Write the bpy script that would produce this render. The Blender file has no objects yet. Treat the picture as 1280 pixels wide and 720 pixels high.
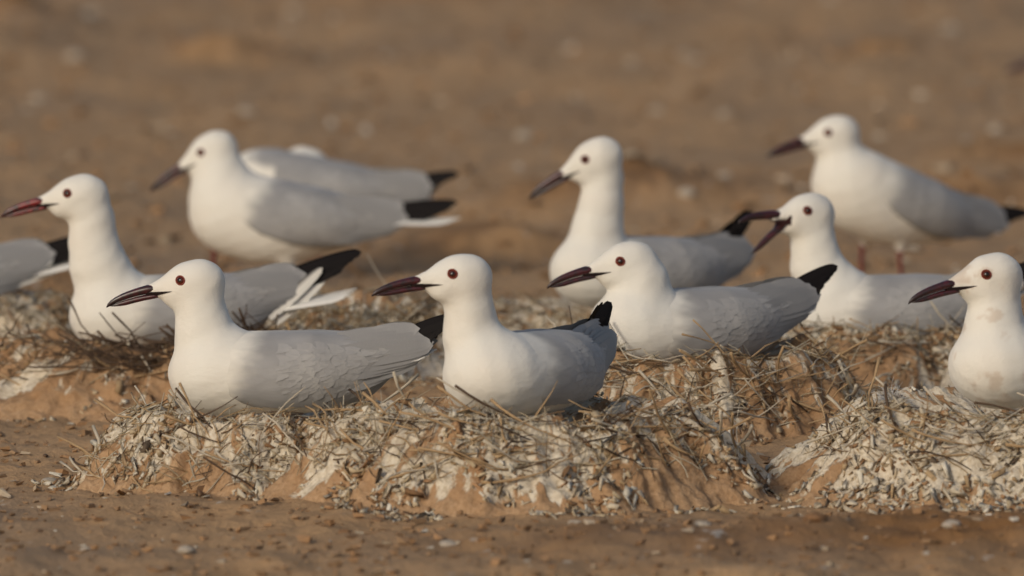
import bpy, math, random
import numpy as np
from mathutils import Vector, Matrix

# ------------------------------------------------------------------ camera, sky, sun, exposure
scn = bpy.context.scene
COL = scn.collection
CAM_H, PITCH = 0.82, math.atan(910 / 11200)
cd = bpy.data.cameras.new('camera')
cd.sensor_width = 36.0
cd.lens = 36.0 * 11200 / 1280
cd.clip_start, cd.clip_end = 0.1, 2000
cam = bpy.data.objects.new('camera', cd)
COL.objects.link(cam)
cam.location = (0, 0, CAM_H)
cam.rotation_euler = (math.pi / 2 - PITCH, 0, 0)
cd.dof.use_dof = True
cd.dof.focus_distance = 8.1
cd.dof.aperture_fstop = 7.6
scn.camera = cam

SUN_EL, SUN_AZ = math.radians(27), math.radians(216)      # azimuth clockwise from +Y: behind the camera, to its left
w = bpy.data.worlds.new('World')
scn.world = w
w.use_nodes = True
nt = w.node_tree
sky = nt.nodes.new('ShaderNodeTexSky')
sky.sky_type = 'NISHITA'
sky.sun_disc = False
sky.sun_elevation = SUN_EL
sky.sun_rotation = SUN_AZ
sky.dust_density = 3.0
nt.links.new(sky.outputs[0], nt.nodes['Background'].inputs[0])
nt.nodes['Background'].inputs[1].default_value = 0.15
sd = bpy.data.lights.new('sun', 'SUN')
sd.energy, sd.angle, sd.color = 1.95, math.radians(7.0), (1.0, 0.915, 0.77)
sun = bpy.data.objects.new('sun', sd)
COL.objects.link(sun)
sdir = Vector((math.cos(SUN_EL) * math.sin(SUN_AZ), math.cos(SUN_EL) * math.cos(SUN_AZ), math.sin(SUN_EL)))
sun.rotation_euler = sdir.to_track_quat('Z', 'Y').to_euler()
sun.location = (-3, -3, 4)
vs = scn.view_settings
vs.view_transform, vs.look, vs.gamma, vs.exposure = 'Standard', 'None', 1.0, -0.57
vs.use_curve_mapping = False

rng = np.random.default_rng(7)
random.seed(7)

# ------------------------------------------------------------------ helpers
FW = np.array([0, math.cos(PITCH), -math.sin(PITCH)])
UP = np.array([0, math.sin(PITCH), math.cos(PITCH)])


def lat(u, Y):
    """sideways metres of a point seen at column u (of 1280) at distance Y"""
    return (u - 640) / 11200 * Y / math.cos(PITCH)


def mesh(name, V, F, smooth=True):
    V = np.asarray(V, dtype=np.float32)
    me = bpy.data.meshes.new(name)
    me.vertices.add(len(V))
    me.vertices.foreach_set('co', V.ravel())
    if not isinstance(F, list):
        F = [F]
    F = [np.asarray(f, dtype=np.int32) for f in F if len(f)]
    nl = sum(f.size for f in F)
    me.loops.add(nl)
    me.loops.foreach_set('vertex_index', np.concatenate([f.ravel() for f in F]))
    tot = np.concatenate([np.full(len(f), f.shape[1], dtype=np.int32) for f in F])
    st = np.concatenate([[0], np.cumsum(tot)[:-1]]).astype(np.int32)
    me.polygons.add(len(tot))
    me.polygons.foreach_set('loop_start', st)
    me.polygons.foreach_set('loop_total', tot)
    me.polygons.foreach_set('use_smooth', np.full(len(tot), smooth, dtype=bool))
    me.update(calc_edges=True)
    me.validate()
    return me


def color(me, C):
    C = np.asarray(C, dtype=np.float32)
    if C.ndim == 1:
        C = np.stack([C, C, C], 1)
    a = me.color_attributes.new('Col', 'FLOAT_COLOR', 'POINT')
    a.data.foreach_set('color', np.concatenate([C, np.ones((len(C), 1), np.float32)], 1).astype(np.float32).ravel())


def uvmap(me, UV):
    vi = np.zeros(len(me.loops), np.int32)
    me.loops.foreach_get('vertex_index', vi)
    l = me.uv_layers.new(name='UVMap')
    l.data.foreach_set('uv', np.asarray(UV, np.float32)[vi].ravel())


def obj(name, me, mat=None, parent=None):
    o = bpy.data.objects.new(name, me)
    COL.objects.link(o)
    if mat is not None and me is not None and not me.materials:
        me.materials.append(mat)
    if parent is not None:
        o.parent = parent
    return o


def tag(o, label=None, cat=None, group=None, kind=None):
    if label:
        o['label'] = label
    if cat:
        o['category'] = cat
    if group:
        o['group'] = group
    if kind:
        o['kind'] = kind
    return o


def thing(name, label, cat, loc, rz=0, group=None):
    o = bpy.data.objects.new(name, None)
    COL.objects.link(o)
    o.empty_display_size = 0.03
    o.location = loc
    o.rotation_euler = (0, 0, rz)
    return tag(o, label, cat, group)


def hash2(ix, iy, seed):
    n = (ix.astype(np.int64) * 374761393 + iy.astype(np.int64) * 668265263 + seed * 982451653) & 0x7fffffff
    n = ((n ^ (n >> 13)) * 1274126177) & 0x7fffffff
    n = ((n ^ (n >> 16)) * 668265263) & 0x7fffffff
    return (n & 0xffff) / 65535.0


def vnoise(x, y, seed=0):
    x = np.asarray(x, float); y = np.asarray(y, float)
    ix = np.floor(x); iy = np.floor(y)
    fx = x - ix; fy = y - iy
    fx = fx * fx * fx * (fx * (fx * 6 - 15) + 10); fy = fy * fy * fy * (fy * (fy * 6 - 15) + 10)
    a = hash2(ix, iy, seed); b = hash2(ix + 1, iy, seed)
    c = hash2(ix, iy + 1, seed); d = hash2(ix + 1, iy + 1, seed)
    return (a + (b - a) * fx) * (1 - fy) + (c + (d - c) * fx) * fy


def fbm(x, y, seed=0, o=4):
    s = 0; a = 0.5; t = 0
    for i in range(o):
        s = s + a * vnoise(x * 2 ** i + i * 17.3, y * 2 ** i - i * 9.1, seed + i); t += a; a *= 0.5
    return s / t


def sstep(a, b, x):
    t = np.clip((x - a) / (b - a), 0, 1)
    return t * t * (3 - 2 * t)


# ------------------------------------------------------------------ materials
class NT:
    def __init__(self, name):
        self.m = bpy.data.materials.new(name)
        self.m.use_nodes = True
        self.t = self.m.node_tree
        self.b = self.t.nodes['Principled BSDF']

    def n(self, typ, **kw):
        x = self.t.nodes.new(typ)
        for k, v in kw.items():
            setattr(x, k, v)
        return x

    def l(self, a, b):
        self.t.links.new(a, b)

    def noise(self, vec, scale, detail=4, rough=0.55, dist=0.0):
        x = self.n('ShaderNodeTexNoise')
        x.inputs['Scale'].default_value = scale
        x.inputs['Detail'].default_value = detail
        x.inputs['Roughness'].default_value = rough
        x.inputs['Distortion'].default_value = dist
        if vec is not None:
            self.l(vec, x.inputs['Vector'])
        return x.outputs['Fac']

    def mapping(self, vec, scale=(1, 1, 1), loc=(0, 0, 0)):
        x = self.n('ShaderNodeMapping')
        x.inputs['Scale'].default_value = scale
        x.inputs['Location'].default_value = loc
        self.l(vec, x.inputs['Vector'])
        return x.outputs[0]

    def ramp(self, fac, stops):
        x = self.n('ShaderNodeValToRGB')
        e = x.color_ramp.elements
        while len(e) < len(stops):
            e.new(0.5)
        for el, (p, c) in zip(e, stops):
            el.position = p
            el.color = (*c, 1) if len(c) == 3 else c
        self.l(fac, x.inputs[0])
        return x.outputs[0]

    def mix(self, fac, a, b, blend='MIX'):
        x = self.n('ShaderNodeMix', data_type='RGBA', blend_type=blend)
        for s, v in ((x.inputs[0], fac), (x.inputs[6], a), (x.inputs[7], b)):
            if isinstance(v, (int, float)):
                s.default_value = v
            elif isinstance(v, tuple):
                s.default_value = (*v, 1)
            else:
                self.l(v, s)
        return x.outputs[2]

    def bump(self, h, strength, dist, normal=None):
        x = self.n('ShaderNodeBump')
        x.inputs['Strength'].default_value = strength
        x.inputs['Distance'].default_value = dist
        self.l(h, x.inputs['Height'])
        if normal is not None:
            self.l(normal, x.inputs['Normal'])
        self.l(x.outputs[0], self.b.inputs['Normal'])
        return x.outputs[0]

    def attr(self, name='Col'):
        return self.n('ShaderNodeAttribute', attribute_name=name).outputs['Color']

    def objc(self):
        return self.n('ShaderNodeTexCoord').outputs['Object']

    def uv(self):
        return self.n('ShaderNodeTexCoord').outputs['UV']

    def set(self, rough=0.8, spec=0.3, **kw):
        self.b.inputs['Roughness'].default_value = rough
        self.b.inputs['Specular IOR Level'].default_value = spec
        return self


WHITE, GREY = (0.80, 0.76, 0.69), (0.36, 0.355, 0.36)


def mat_plumage(name, feathers):
    """white to pearl grey by the Col attribute, downy relief, feather edges on wings"""
    t = NT(name)
    c = t.attr()
    o = t.objc()
    sep = t.n('ShaderNodeSeparateColor')
    t.l(c, sep.inputs[0])
    tint = t.noise(o, 22, 3)
    wcol = t.ramp(tint, [(0.3, (0.70, 0.672, 0.605)), (0.7, (0.695, 0.65, 0.575))])
    gcol = t.ramp(t.noise(o, 30, 4), [(0.3, (0.262, 0.257, 0.254)), (0.7, (0.310, 0.302, 0.298))])
    base = t.mix(sep.outputs[0], wcol, gcol)
    base = t.mix(sep.outputs[1], base, (0.42, 0.27, 0.16))      # soiling on the breast
    fine = t.noise(t.mapping(o, (120, 420, 420)), 1.0, 4, 0.6)
    if feathers:
        v = t.n('ShaderNodeTexVoronoi', feature='SMOOTH_F1')
        v.inputs['Smoothness'].default_value = 0.25
        t.l(t.mapping(o, (42, 10, 95)), v.inputs['Vector'])
        v.inputs['Scale'].default_value = 1.0
        edge = t.ramp(v.outputs['Distance'], [(0.25, (1, 1, 1)), (0.75, (0.80, 0.80, 0.80))])
        base = t.mix(0.55, base, t.mix(1.0, base, edge, 'MULTIPLY'))
        n1 = t.bump(v.outputs['Distance'], 0.38, 0.0018)
        t.bump(fine, 0.35, 0.0010, n1)
    else:
        ruf = t.noise(t.mapping(o, (55, 75, 75)), 1.0, 3, 0.55, 0.4)
        n1 = t.bump(ruf, 0.30, 0.0030)
        t.bump(fine, 0.35, 0.0011, n1)
    t.l(base, t.b.inputs['Base Color'])
    t.set(0.75, 0.15)
    t.b.inputs['Sheen Weight'].default_value = 0.12
    t.b.inputs['Sheen Roughness'].default_value = 0.6
    return t.m


def mat_feather(name, col, edgecol=None, spec=0.25):
    t = NT(name)
    uv = t.uv()
    o = t.objc()
    barbs = t.noise(t.mapping(uv, (6, 60, 1)), 1, 3)
    base = t.mix(barbs, col, tuple(x * 0.86 for x in col))
    if edgecol is not None:
        base = t.mix(t.attr(), base, edgecol)
    t.l(base, t.b.inputs['Base Color'])
    t.bump(barbs, 0.2, 0.0006)
    t.set(0.6, spec)
    return t.m


def mat_bill(name, red):
    t = NT(name)
    o = t.objc()
    n = t.noise(o, 160, 4, 0.6)
    dark, redc = (0.022, 0.012, 0.012), (0.13 * red + 0.02, 0.012, 0.016)
    sep = t.n('ShaderNodeSeparateColor')
    t.l(t.attr(), sep.inputs[0])
    f = t.ramp(n, [(0.38, (0, 0, 0)), (0.62, (1, 1, 1))])
    base = t.mix(f, dark, redc)
    base = t.mix(sep.outputs[0], base, (0.016, 0.010, 0.010))     # darker tip
    t.l(base, t.b.inputs['Base Color'])
    t.bump(n, 0.25, 0.0005)
    t.set(0.32, 0.5)
    return t.m


def mat_plain(name, col, rough=0.6, spec=0.3, var=0.2, scale=80, bump=0.0):
    t = NT(name)
    n = t.noise(t.objc(), scale, 4)
    t.l(t.mix(n, tuple(c * (1 - var) for c in col), tuple(min(1, c * (1 + var)) for c in col)), t.b.inputs['Base Color'])
    if bump:
        t.bump(n, 0.4, bump)
    t.set(rough, spec)
    return t.m


def mat_debris(name, rough=0.9):
    t = NT(name)
    n = t.noise(t.objc(), 420, 3)
    t.l(t.mix(n, t.mix(1.0, t.attr(), (0.70, 0.68, 0.64), 'MULTIPLY'), t.attr()), t.b.inputs['Base Color'])
    t.bump(n, 0.5, 0.0008)
    t.set(rough, 0.15)
    return t.m


def mat_mound(name, cover, seed):
    """dried red-brown mud with runs of white droppings down the flanks (UV: around, down)"""
    t = NT(name)
    uv = t.uv()
    o = t.objc()
    m1 = t.noise(o, 38, 6, 0.62)
    m2 = t.noise(o, 230, 4, 0.6)
    mud = t.ramp(m1, [(0.28, (0.26, 0.142, 0.066)), (0.5, (0.345, 0.210, 0.108)), (0.72, (0.44, 0.30, 0.175))])
    mud = t.mix(0.35, mud, t.ramp(m2, [(0.3, (0.19, 0.10, 0.048)), (0.7, (0.44, 0.27, 0.155))]))
    run = t.noise(t.mapping(uv, (58, 13, 1), (seed, seed * 0.7, 0)), 1, 4, 0.55, 0.5)
    spl = t.noise(t.mapping(uv, (26, 26, 1), (seed * 2, 0, 0)), 1, 5, 0.65, 0.6)
    x = t.n('ShaderNodeMath', operation='ADD')
    t.l(run, x.inputs[0]); t.l(spl, x.inputs[1])
    sep = t.n('ShaderNodeSeparateColor')
    t.l(t.attr(), sep.inputs[0])
    y = t.n('ShaderNodeMath', operation='ADD')                    # R of Col: where droppings gather
    t.l(x.outputs[0], y.inputs[0]); t.l(sep.outputs[0], y.inputs[1])
    h = t.n('ShaderNodeMath', operation='MULTIPLY')
    t.l(y.outputs[0], h.inputs[0]); h.inputs[1].default_value = 0.5
    c = 0.585 - 0.17 * cover
    g = t.ramp(h.outputs[0], [(c, (0, 0, 0)), (c + 0.035, (1, 1, 1))])
    gcol = t.ramp(m2, [(0.25, (0.34, 0.27, 0.185)), (0.5, (0.57, 0.49, 0.375)), (0.8, (0.70, 0.65, 0.55))])
    mud = t.mix(sep.outputs[1], mud, t.ramp(m2, [(0.28, (0.25, 0.155, 0.085)), (0.5, (0.38, 0.243, 0.137)), (0.75, (0.47, 0.32, 0.195))]))
    t.l(t.mix(g, mud, gcol), t.b.inputs['Base Color'])
    n1 = t.bump(m2, 0.7, 0.0022)
    n2 = t.bump(m1, 0.6, 0.006, n1)
    t.bump(g, 0.6, 0.0018, n2)
    t.set(0.92, 0.12)
    return t.m


def mat_ground():
    t = NT('soil')
    o = t.objc()
    a = t.noise(o, 1.3, 5, 0.6)
    b = t.noise(t.mapping(o, (14, 8, 14)), 1, 6, 0.65)
    c = t.noise(o, 150, 5, 0.65)
    soil = t.ramp(b, [(0.25, (0.375, 0.226, 0.116)), (0.5, (0.430, 0.267, 0.141)), (0.75, (0.480, 0.307, 0.170))])
    soil = t.mix(0.4, soil, t.ramp(c, [(0.28, (0.270, 0.165, 0.082)), (0.5, (0.400, 0.255, 0.132)), (0.75, (0.49, 0.335, 0.19))]))
    orange = t.ramp(a, [(0.56, (0, 0, 0)), (0.70, (1, 1, 1))])
    b2 = t.noise(t.mapping(o, (5, 2.5, 5)), 1, 5, 0.6)
    orange = t.mix(1.0, orange, t.ramp(b2, [(0.42, (0, 0, 0)), (0.6, (0.75, 0.75, 0.75))]), 'MULTIPLY')
    soil = t.mix(orange, soil, (0.33, 0.18, 0.078))
    dug_shade = t.n('ShaderNodeSeparateColor')
    t.l(t.attr(), dug_shade.inputs[0])
    soil = t.mix(dug_shade.outputs[0], soil, (0.24, 0.122, 0.048))          # loose red soil of the low heaps, their shade darkened into the colour
    damp = t.noise(t.mapping(o, (3.2, 1.6, 3), (7, 2, 0)), 1, 5, 0.62)
    soil = t.mix(t.ramp(damp, [(0.45, (0, 0, 0)), (0.66, (0.6, 0.6, 0.6))]), soil, (0.235, 0.172, 0.118))
    streak = t.noise(t.mapping(o, (17, 60, 17), (1, 5, 0)), 1, 5, 0.68)
    soil = t.mix(t.ramp(streak, [(0.52, (0, 0, 0)), (0.70, (0.55, 0.55, 0.55))]), soil, (0.20, 0.128, 0.075))
    spk = t.noise(t.mapping(o, (34, 30, 30), (3, 1, 0)), 1, 5, 0.7)
    g = t.ramp(spk, [(0.64, (0, 0, 0)), (0.69, (0.8, 0.8, 0.8))])
    t.l(t.mix(g, soil, (0.46, 0.41, 0.35)), t.b.inputs['Base Color'])
    n1 = t.bump(c, 0.7, 0.003)
    t.bump(b, 0.8, 0.012, n1)
    t.set(0.95, 0.1)
    return t.m


M = dict(
    body=mat_plumage('white_plumage', False), wing=mat_plumage('grey_wing_plumage', True),
    grey=mat_feather('grey_feather', (0.272, 0.266, 0.263), (0.37, 0.36, 0.35)),
    white=mat_feather('white_feather', (0.74, 0.71, 0.65), (0.035, 0.03, 0.03)),
    black=mat_feather('black_feather', (0.012, 0.010, 0.010), (0.03, 0.027, 0.026), 0.06),
    bill=mat_bill('dark_bill', 0.35), bill_red=mat_bill('dark_red_bill', 1.5), gape=mat_plain('gape_skin', (0.016, 0.009, 0.009), 0.5),
    mouth=mat_plain('mouth_lining', (0.035, 0.010, 0.010), 0.45, 0.4),
    iris=mat_plain('red_brown_iris', (0.085, 0.018, 0.009), 0.22, 0.4), pupil=mat_plain('pupil', (0.012, 0.006, 0.005), 0.2, 0.4),
    ring=mat_plain('red_eye_ring', (0.17, 0.026, 0.014), 0.55), leg=mat_plain('dark_red_leg', (0.13, 0.022, 0.022), 0.5, 0.35),
    debris=mat_debris('dried_droppings_and_chips'), straw=mat_debris('dry_straw', 0.8), pebble=mat_debris('pebble', 0.9),
    soil=mat_ground(), clod=mat_plain('clod_soil', (0.24, 0.135, 0.07), 0.95, 0.1, 0.3, 60, 0.004),
    stone=mat_plain('pale_stone', (0.42, 0.36, 0.29), 0.9, 0.15, 0.25, 70, 0.003),
    twig_tan=mat_plain('tan_stalk', (0.36, 0.245, 0.135), 0.8, 0.2, 0.3, 120, 0.001),
    twig_grey=mat_plain('bleached_stalk', (0.46, 0.40, 0.31), 0.85, 0.2, 0.25, 120, 0.001),
    twig_dark=mat_plain('dark_twig', (0.085, 0.055, 0.036), 0.85, 0.2, 0.35, 120, 0.001),
    down=mat_plain('grey_down', (0.62, 0.60, 0.58), 0.9, 0.1, 0.1),
)

# ------------------------------------------------------------------ ground
NESTS = {
    # key: column, distance, outer radius, rim radius, rim height, droppings 0..1, (twigs tan, bleached, dark), debris count, stretch in x
    'K': (-70, 9.28, 0.175, 0.105, 0.058, 0.85, (16, 18, 4), 2600, 1.15),
    'A': (192, 8.763, 0.185, 0.112, 0.059, 0.32, (14, 8, 130), 900, 1.15),
    'B': (348, 7.972, 0.150, 0.112, 0.064, 0.66, (24, 22, 16), 3000, 1.12),
    'X': (452, 9.02, 0.165, 0.085, 0.074, 0.72, (34, 26, 6), 3000, 1.05),
    'E': (650, 7.848, 0.180, 0.118, 0.078, 0.78, (84, 34, 22), 4200, 1.22),
    'F': (770, 9.271, 0.170, 0.110, 0.050, 0.75, (24, 20, 6), 2600, 1.10),
    'G': (868, 8.415, 0.160, 0.112, 0.080, 0.42, (60, 50, 10), 1300, 1.08),
    'H': (1110, 8.822, 0.170, 0.110, 0.070, 0.62, (34, 34, 8), 2200, 1.10),
    'J': (1268, 7.903, 0.185, 0.115, 0.077, 1.0, (40, 34, 8), 4600, 1.20),
}


HEAPS = ((-0.02, 10.5, 0.15, 0.045), (0.15, 11.3, 0.20, 0.055), (-0.56, 9.95, 0.15, 0.035), (0.66, 11.4, 0.22, 0.035), (0.36, 7.42, 0.20, 0.024), (0.13, 7.40, 0.16, 0.012),
         (-0.46, 14.6, 0.10, 0.05), (-0.86, 15.4, 0.16, 0.06), (0.60, 14.7, 0.08, 0.03), (-0.15, 16.6, 0.25, 0.05), (0.68, 12.3, 0.13, 0.03))


def gz(x, y):
    """height of the bare ground"""
    x = np.asarray(x, float); y = np.asarray(y, float)
    z = 0.022 * (fbm(x * 3.1, y * 1.7, 3, 3) - 0.5) + 0.013 * (fbm(x * 14, y * 9, 11, 4) - 0.5) + 0.007 * (fbm(x * 55, y * 40, 23, 3) - 0.5)
    far = sstep(9.6, 14, y)
    z = z + far * 0.10 * np.maximum(0, fbm(x * 1.9, y * 1.0, 41, 3) - 0.52)
    near = 1 - sstep(7.0, 7.75, y)
    z = z + near * 0.05 * (fbm(x * 4.3 + 3, y * 6.0, 57, 4) - 0.5)
    for cx, cy, r, hh in HEAPS:
        z = z + hh * np.exp(-(((x - cx) / r) ** 2 + ((y - cy) / (r * 0.7)) ** 2)) * (0.6 + 0.8 * fbm(x * 20, y * 20, 5, 3))
    return z


def axis(dense0, dense1, step, lo, hi, k=1.22):
    a = list(np.arange(dense0, dense1, step))
    s = step; p = a[-1]; hi_l = []
    while p < hi:
        s *= k; p += s; hi_l.append(p)
    s = step; p = a[0]; lo_l = []
    while p > lo:
        s *= k; p -= s; lo_l.append(p)
    return np.array(lo_l[::-1] + a + hi_l)


gx = axis(-0.85, 0.85, 0.0065, -600, 600)
gy = np.concatenate([axis(7.0, 10.2, 0.011, -40, 10.2)[:-1], np.arange(10.2, 18, 0.03), axis(18, 18.2, 0.05, 17.9, 1500, 1.12)[6:]])
gy = np.unique(gy)
GX, GY = np.meshgrid(gx, gy)
fade = (1 - sstep(1.5, 12, np.abs(GX))) * (1 - sstep(22, 60, GY)) * sstep(3, 6, GY)
GZ = gz(GX, GY) * fade
nx, ny = len(gx), len(gy)
idx = np.arange(nx * ny).reshape(ny, nx)
Q = np.stack([idx[:-1, :-1], idx[:-1, 1:], idx[1:, 1:], idx[1:, :-1]], -1).reshape(-1, 4)
gme = mesh('ground', np.stack([GX, GY, GZ], -1).reshape(-1, 3), Q)
dug_shade = sum(np.exp(-(((GX - cx) / (r * 1.1)) ** 2 + ((GY - cy) / (r * 0.8)) ** 2)) for cx, cy, r, hh in HEAPS)
dug_shade = np.clip(dug_shade, 0, 1) * (0.45 + 0.55 * sstep(0.25, 0.6, fbm(GX * 11, GY * 7, 88, 4)))
color(gme, dug_shade.ravel())
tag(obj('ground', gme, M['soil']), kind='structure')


# ------------------------------------------------------------------ small piece builders (vectorised)
BOXV = np.array([[sx, sy, sz] for sx in (-1, 1) for sy in (-1, 1) for sz in (-1, 1)], float)
BOXF = np.array([[0, 1, 3, 2], [4, 6, 7, 5], [0, 4, 5, 1], [2, 3, 7, 6], [0, 2, 6, 4], [1, 5, 7, 3]])


def chips(P, A, N, size, cols, jit=0.35, seed=0):
    """many small lumpy flakes: P centres, A long axis, N normal, size (n,3)"""
    r = np.random.default_rng(seed)
    n = len(P)
    A = A / np.linalg.norm(A, axis=1, keepdims=True)
    B = np.cross(N, A); B /= np.linalg.norm(B, axis=1, keepdims=True) + 1e-9
    Cc = np.cross(A, B)
    L = BOXV[None] * (1 + jit * r.uniform(-1.3, 1.3, size=(n, 8, 3)))
    end = (BOXV[:, 0] > 0)[None, :, None]
    L = np.where(end, L * np.array([1, 0.55, 0.6]), L)
    L = L * size[:, None, :]
    L[:, :, 2] += (L[:, :, 0] ** 2) / (size[:, None, 0] + 1e-9) * r.uniform(-0.1, 0.5, (n, 1))
    V = P[:, None] + L[:, :, :1] * A[:, None] + L[:, :, 1:2] * B[:, None] + L[:, :, 2:] * Cc[:, None]
    F = (BOXF[None] + (np.arange(n) * 8)[:, None, None]).reshape(-1, 4)
    return V.reshape(-1, 3), F, np.repeat(cols, 8, 0)


def strands(P0, D, Nn, length, rad, cols, seed=0, seg=5, wob=0.25):
    """many thin curved stalks, three-sided"""
    r = np.random.default_rng(seed)
    n = len(P0)
    D = D / np.linalg.norm(D, axis=1, keepdims=True)
    B = np.cross(D, Nn); B /= np.linalg.norm(B, axis=1, keepdims=True) + 1e-9
    Cn = np.cross(B, D)
    t = np.linspace(-0.5, 0.5, seg + 1)
    k1 = r.normal(0, wob, (n, 1)); k2 = r.normal(0, wob * 0.6, (n, 1)); k3 = r.normal(0, wob * 0.5, (n, 1))
    bx = k1 * (t[None] ** 2 - 0.1) + k3 * np.sin(t * 7)[None] * 0.25
    cz = k2 * (t[None] ** 2 - 0.1)
    Ccen = P0[:, None] + length[:, None, None] * (t[None, :, None] * D[:, None] + bx[..., None] * B[:, None] + cz[..., None] * Cn[:, None])
    ang = np.array([0, 2.1, 4.2])
    rr = rad[:, None] * (1 - 0.5 * np.abs(t)[None])
    V = Ccen[:, :, None] + rr[:, :, None, None] * (np.cos(ang)[None, None, :, None] * B[:, None, None] + np.sin(ang)[None, None, :, None] * Cn[:, None, None])
    i = np.arange(seg)[:, None] * 3 + np.arange(3)[None]
    j = np.arange(seg)[:, None] * 3 + (np.arange(3)[None] + 1) % 3
    f = np.stack([i, j, j + 3, i + 3], -1).reshape(-1, 4)
    F = (f[None] + (np.arange(n) * (seg + 1) * 3)[:, None, None]).reshape(-1, 4)
    return V.reshape(-1, 3), F, np.repeat(cols, (seg + 1) * 3, 0)


def tube(pts, rads, sides=6, cap=True):
    pts = np.asarray(pts, float); n = len(pts)
    T = np.gradient(pts, axis=0); T /= np.linalg.norm(T, axis=1, keepdims=True) + 1e-9
    up = np.array([0.13, 0.31, 0.94])
    B = np.cross(T, up); B /= np.linalg.norm(B, axis=1, keepdims=True) + 1e-9
    Cn = np.cross(B, T)
    a = np.arange(sides) * 2 * math.pi / sides
    V = pts[:, None] + np.asarray(rads)[:, None, None] * (np.cos(a)[None, :, None] * B[:, None] + np.sin(a)[None, :, None] * Cn[:, None])
    i = np.arange(n - 1)[:, None] * sides + np.arange(sides)[None]
    j = np.arange(n - 1)[:, None] * sides + (np.arange(sides)[None] + 1) % sides
    F = [np.stack([i, j, j + sides, i + sides], -1).reshape(-1, 4)]
    if cap:
        F.append(np.array([list(range(sides))[::-1], list(range((n - 1) * sides, n * sides))]))
    return V.reshape(-1, 3), F


# shared twig shapes, 0.1 m long along x
TWIGS = {}
for mk in ('twig_tan', 'twig_grey', 'twig_dark'):
    TWIGS[mk] = []
    for k in range(7):
        r = np.random.default_rng(100 + k)
        t = np.linspace(-0.5, 0.5, 8)
        p = np.zeros((8, 3)); p[:, 0] = t * 0.1
        p[:, 1] = 0.1 * (r.normal(0, 0.28) * (t ** 2 - 0.08) + 0.05 * np.cumsum(r.normal(0, 0.25, 8)))
        p[:, 2] = 0.1 * (r.normal(0, 0.16) * (t ** 2 - 0.08) + 0.03 * np.cumsum(r.normal(0, 0.25, 8)))
        rad = 0.00095 * (1.15 - 0.9 * (t + 0.5)) * (1 + 0.18 * r.normal(size=8))
        V, F = tube(p, np.maximum(rad, 0.0003), 5)
        me = mesh('twig', V, F)
        me.materials.append(M[mk])
        TWIGS[mk].append(me)

PAL = np.array([[0.60, 0.52, 0.40], [0.50, 0.40, 0.27], [0.68, 0.63, 0.53], [0.42, 0.30, 0.175], [0.36, 0.215, 0.115], [0.27, 0.155, 0.08], [0.12, 0.09, 0.065], [0.36, 0.32, 0.27]])
NEST_OBJ = {}
NEST_FN = {}
NEST_LABEL = {
    'K': 'crusty whitish nest mound under the gull whose head is out of view',
    'A': 'mud nest topped with dark brown twigs under the red billed gull',
    'B': 'low flaky nest of whitish chips under the gull with its wing tip behind a neck',
    'X': 'empty mud nest with straw crown and white runs, no gull on it',
    'E': 'wide straw strewn nest under the gull whose body points away behind its breast',
    'F': 'pale crusted nest mound under the long necked gull with bill lowered',
    'G': 'steep mud nest with matted straw rim and thin white drips',
    'H': 'mud nest with a bare brown hollow in its side under the calling gull',
    'J': 'broad nest caked in white droppings under the gull with a stained breast',
}


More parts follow.
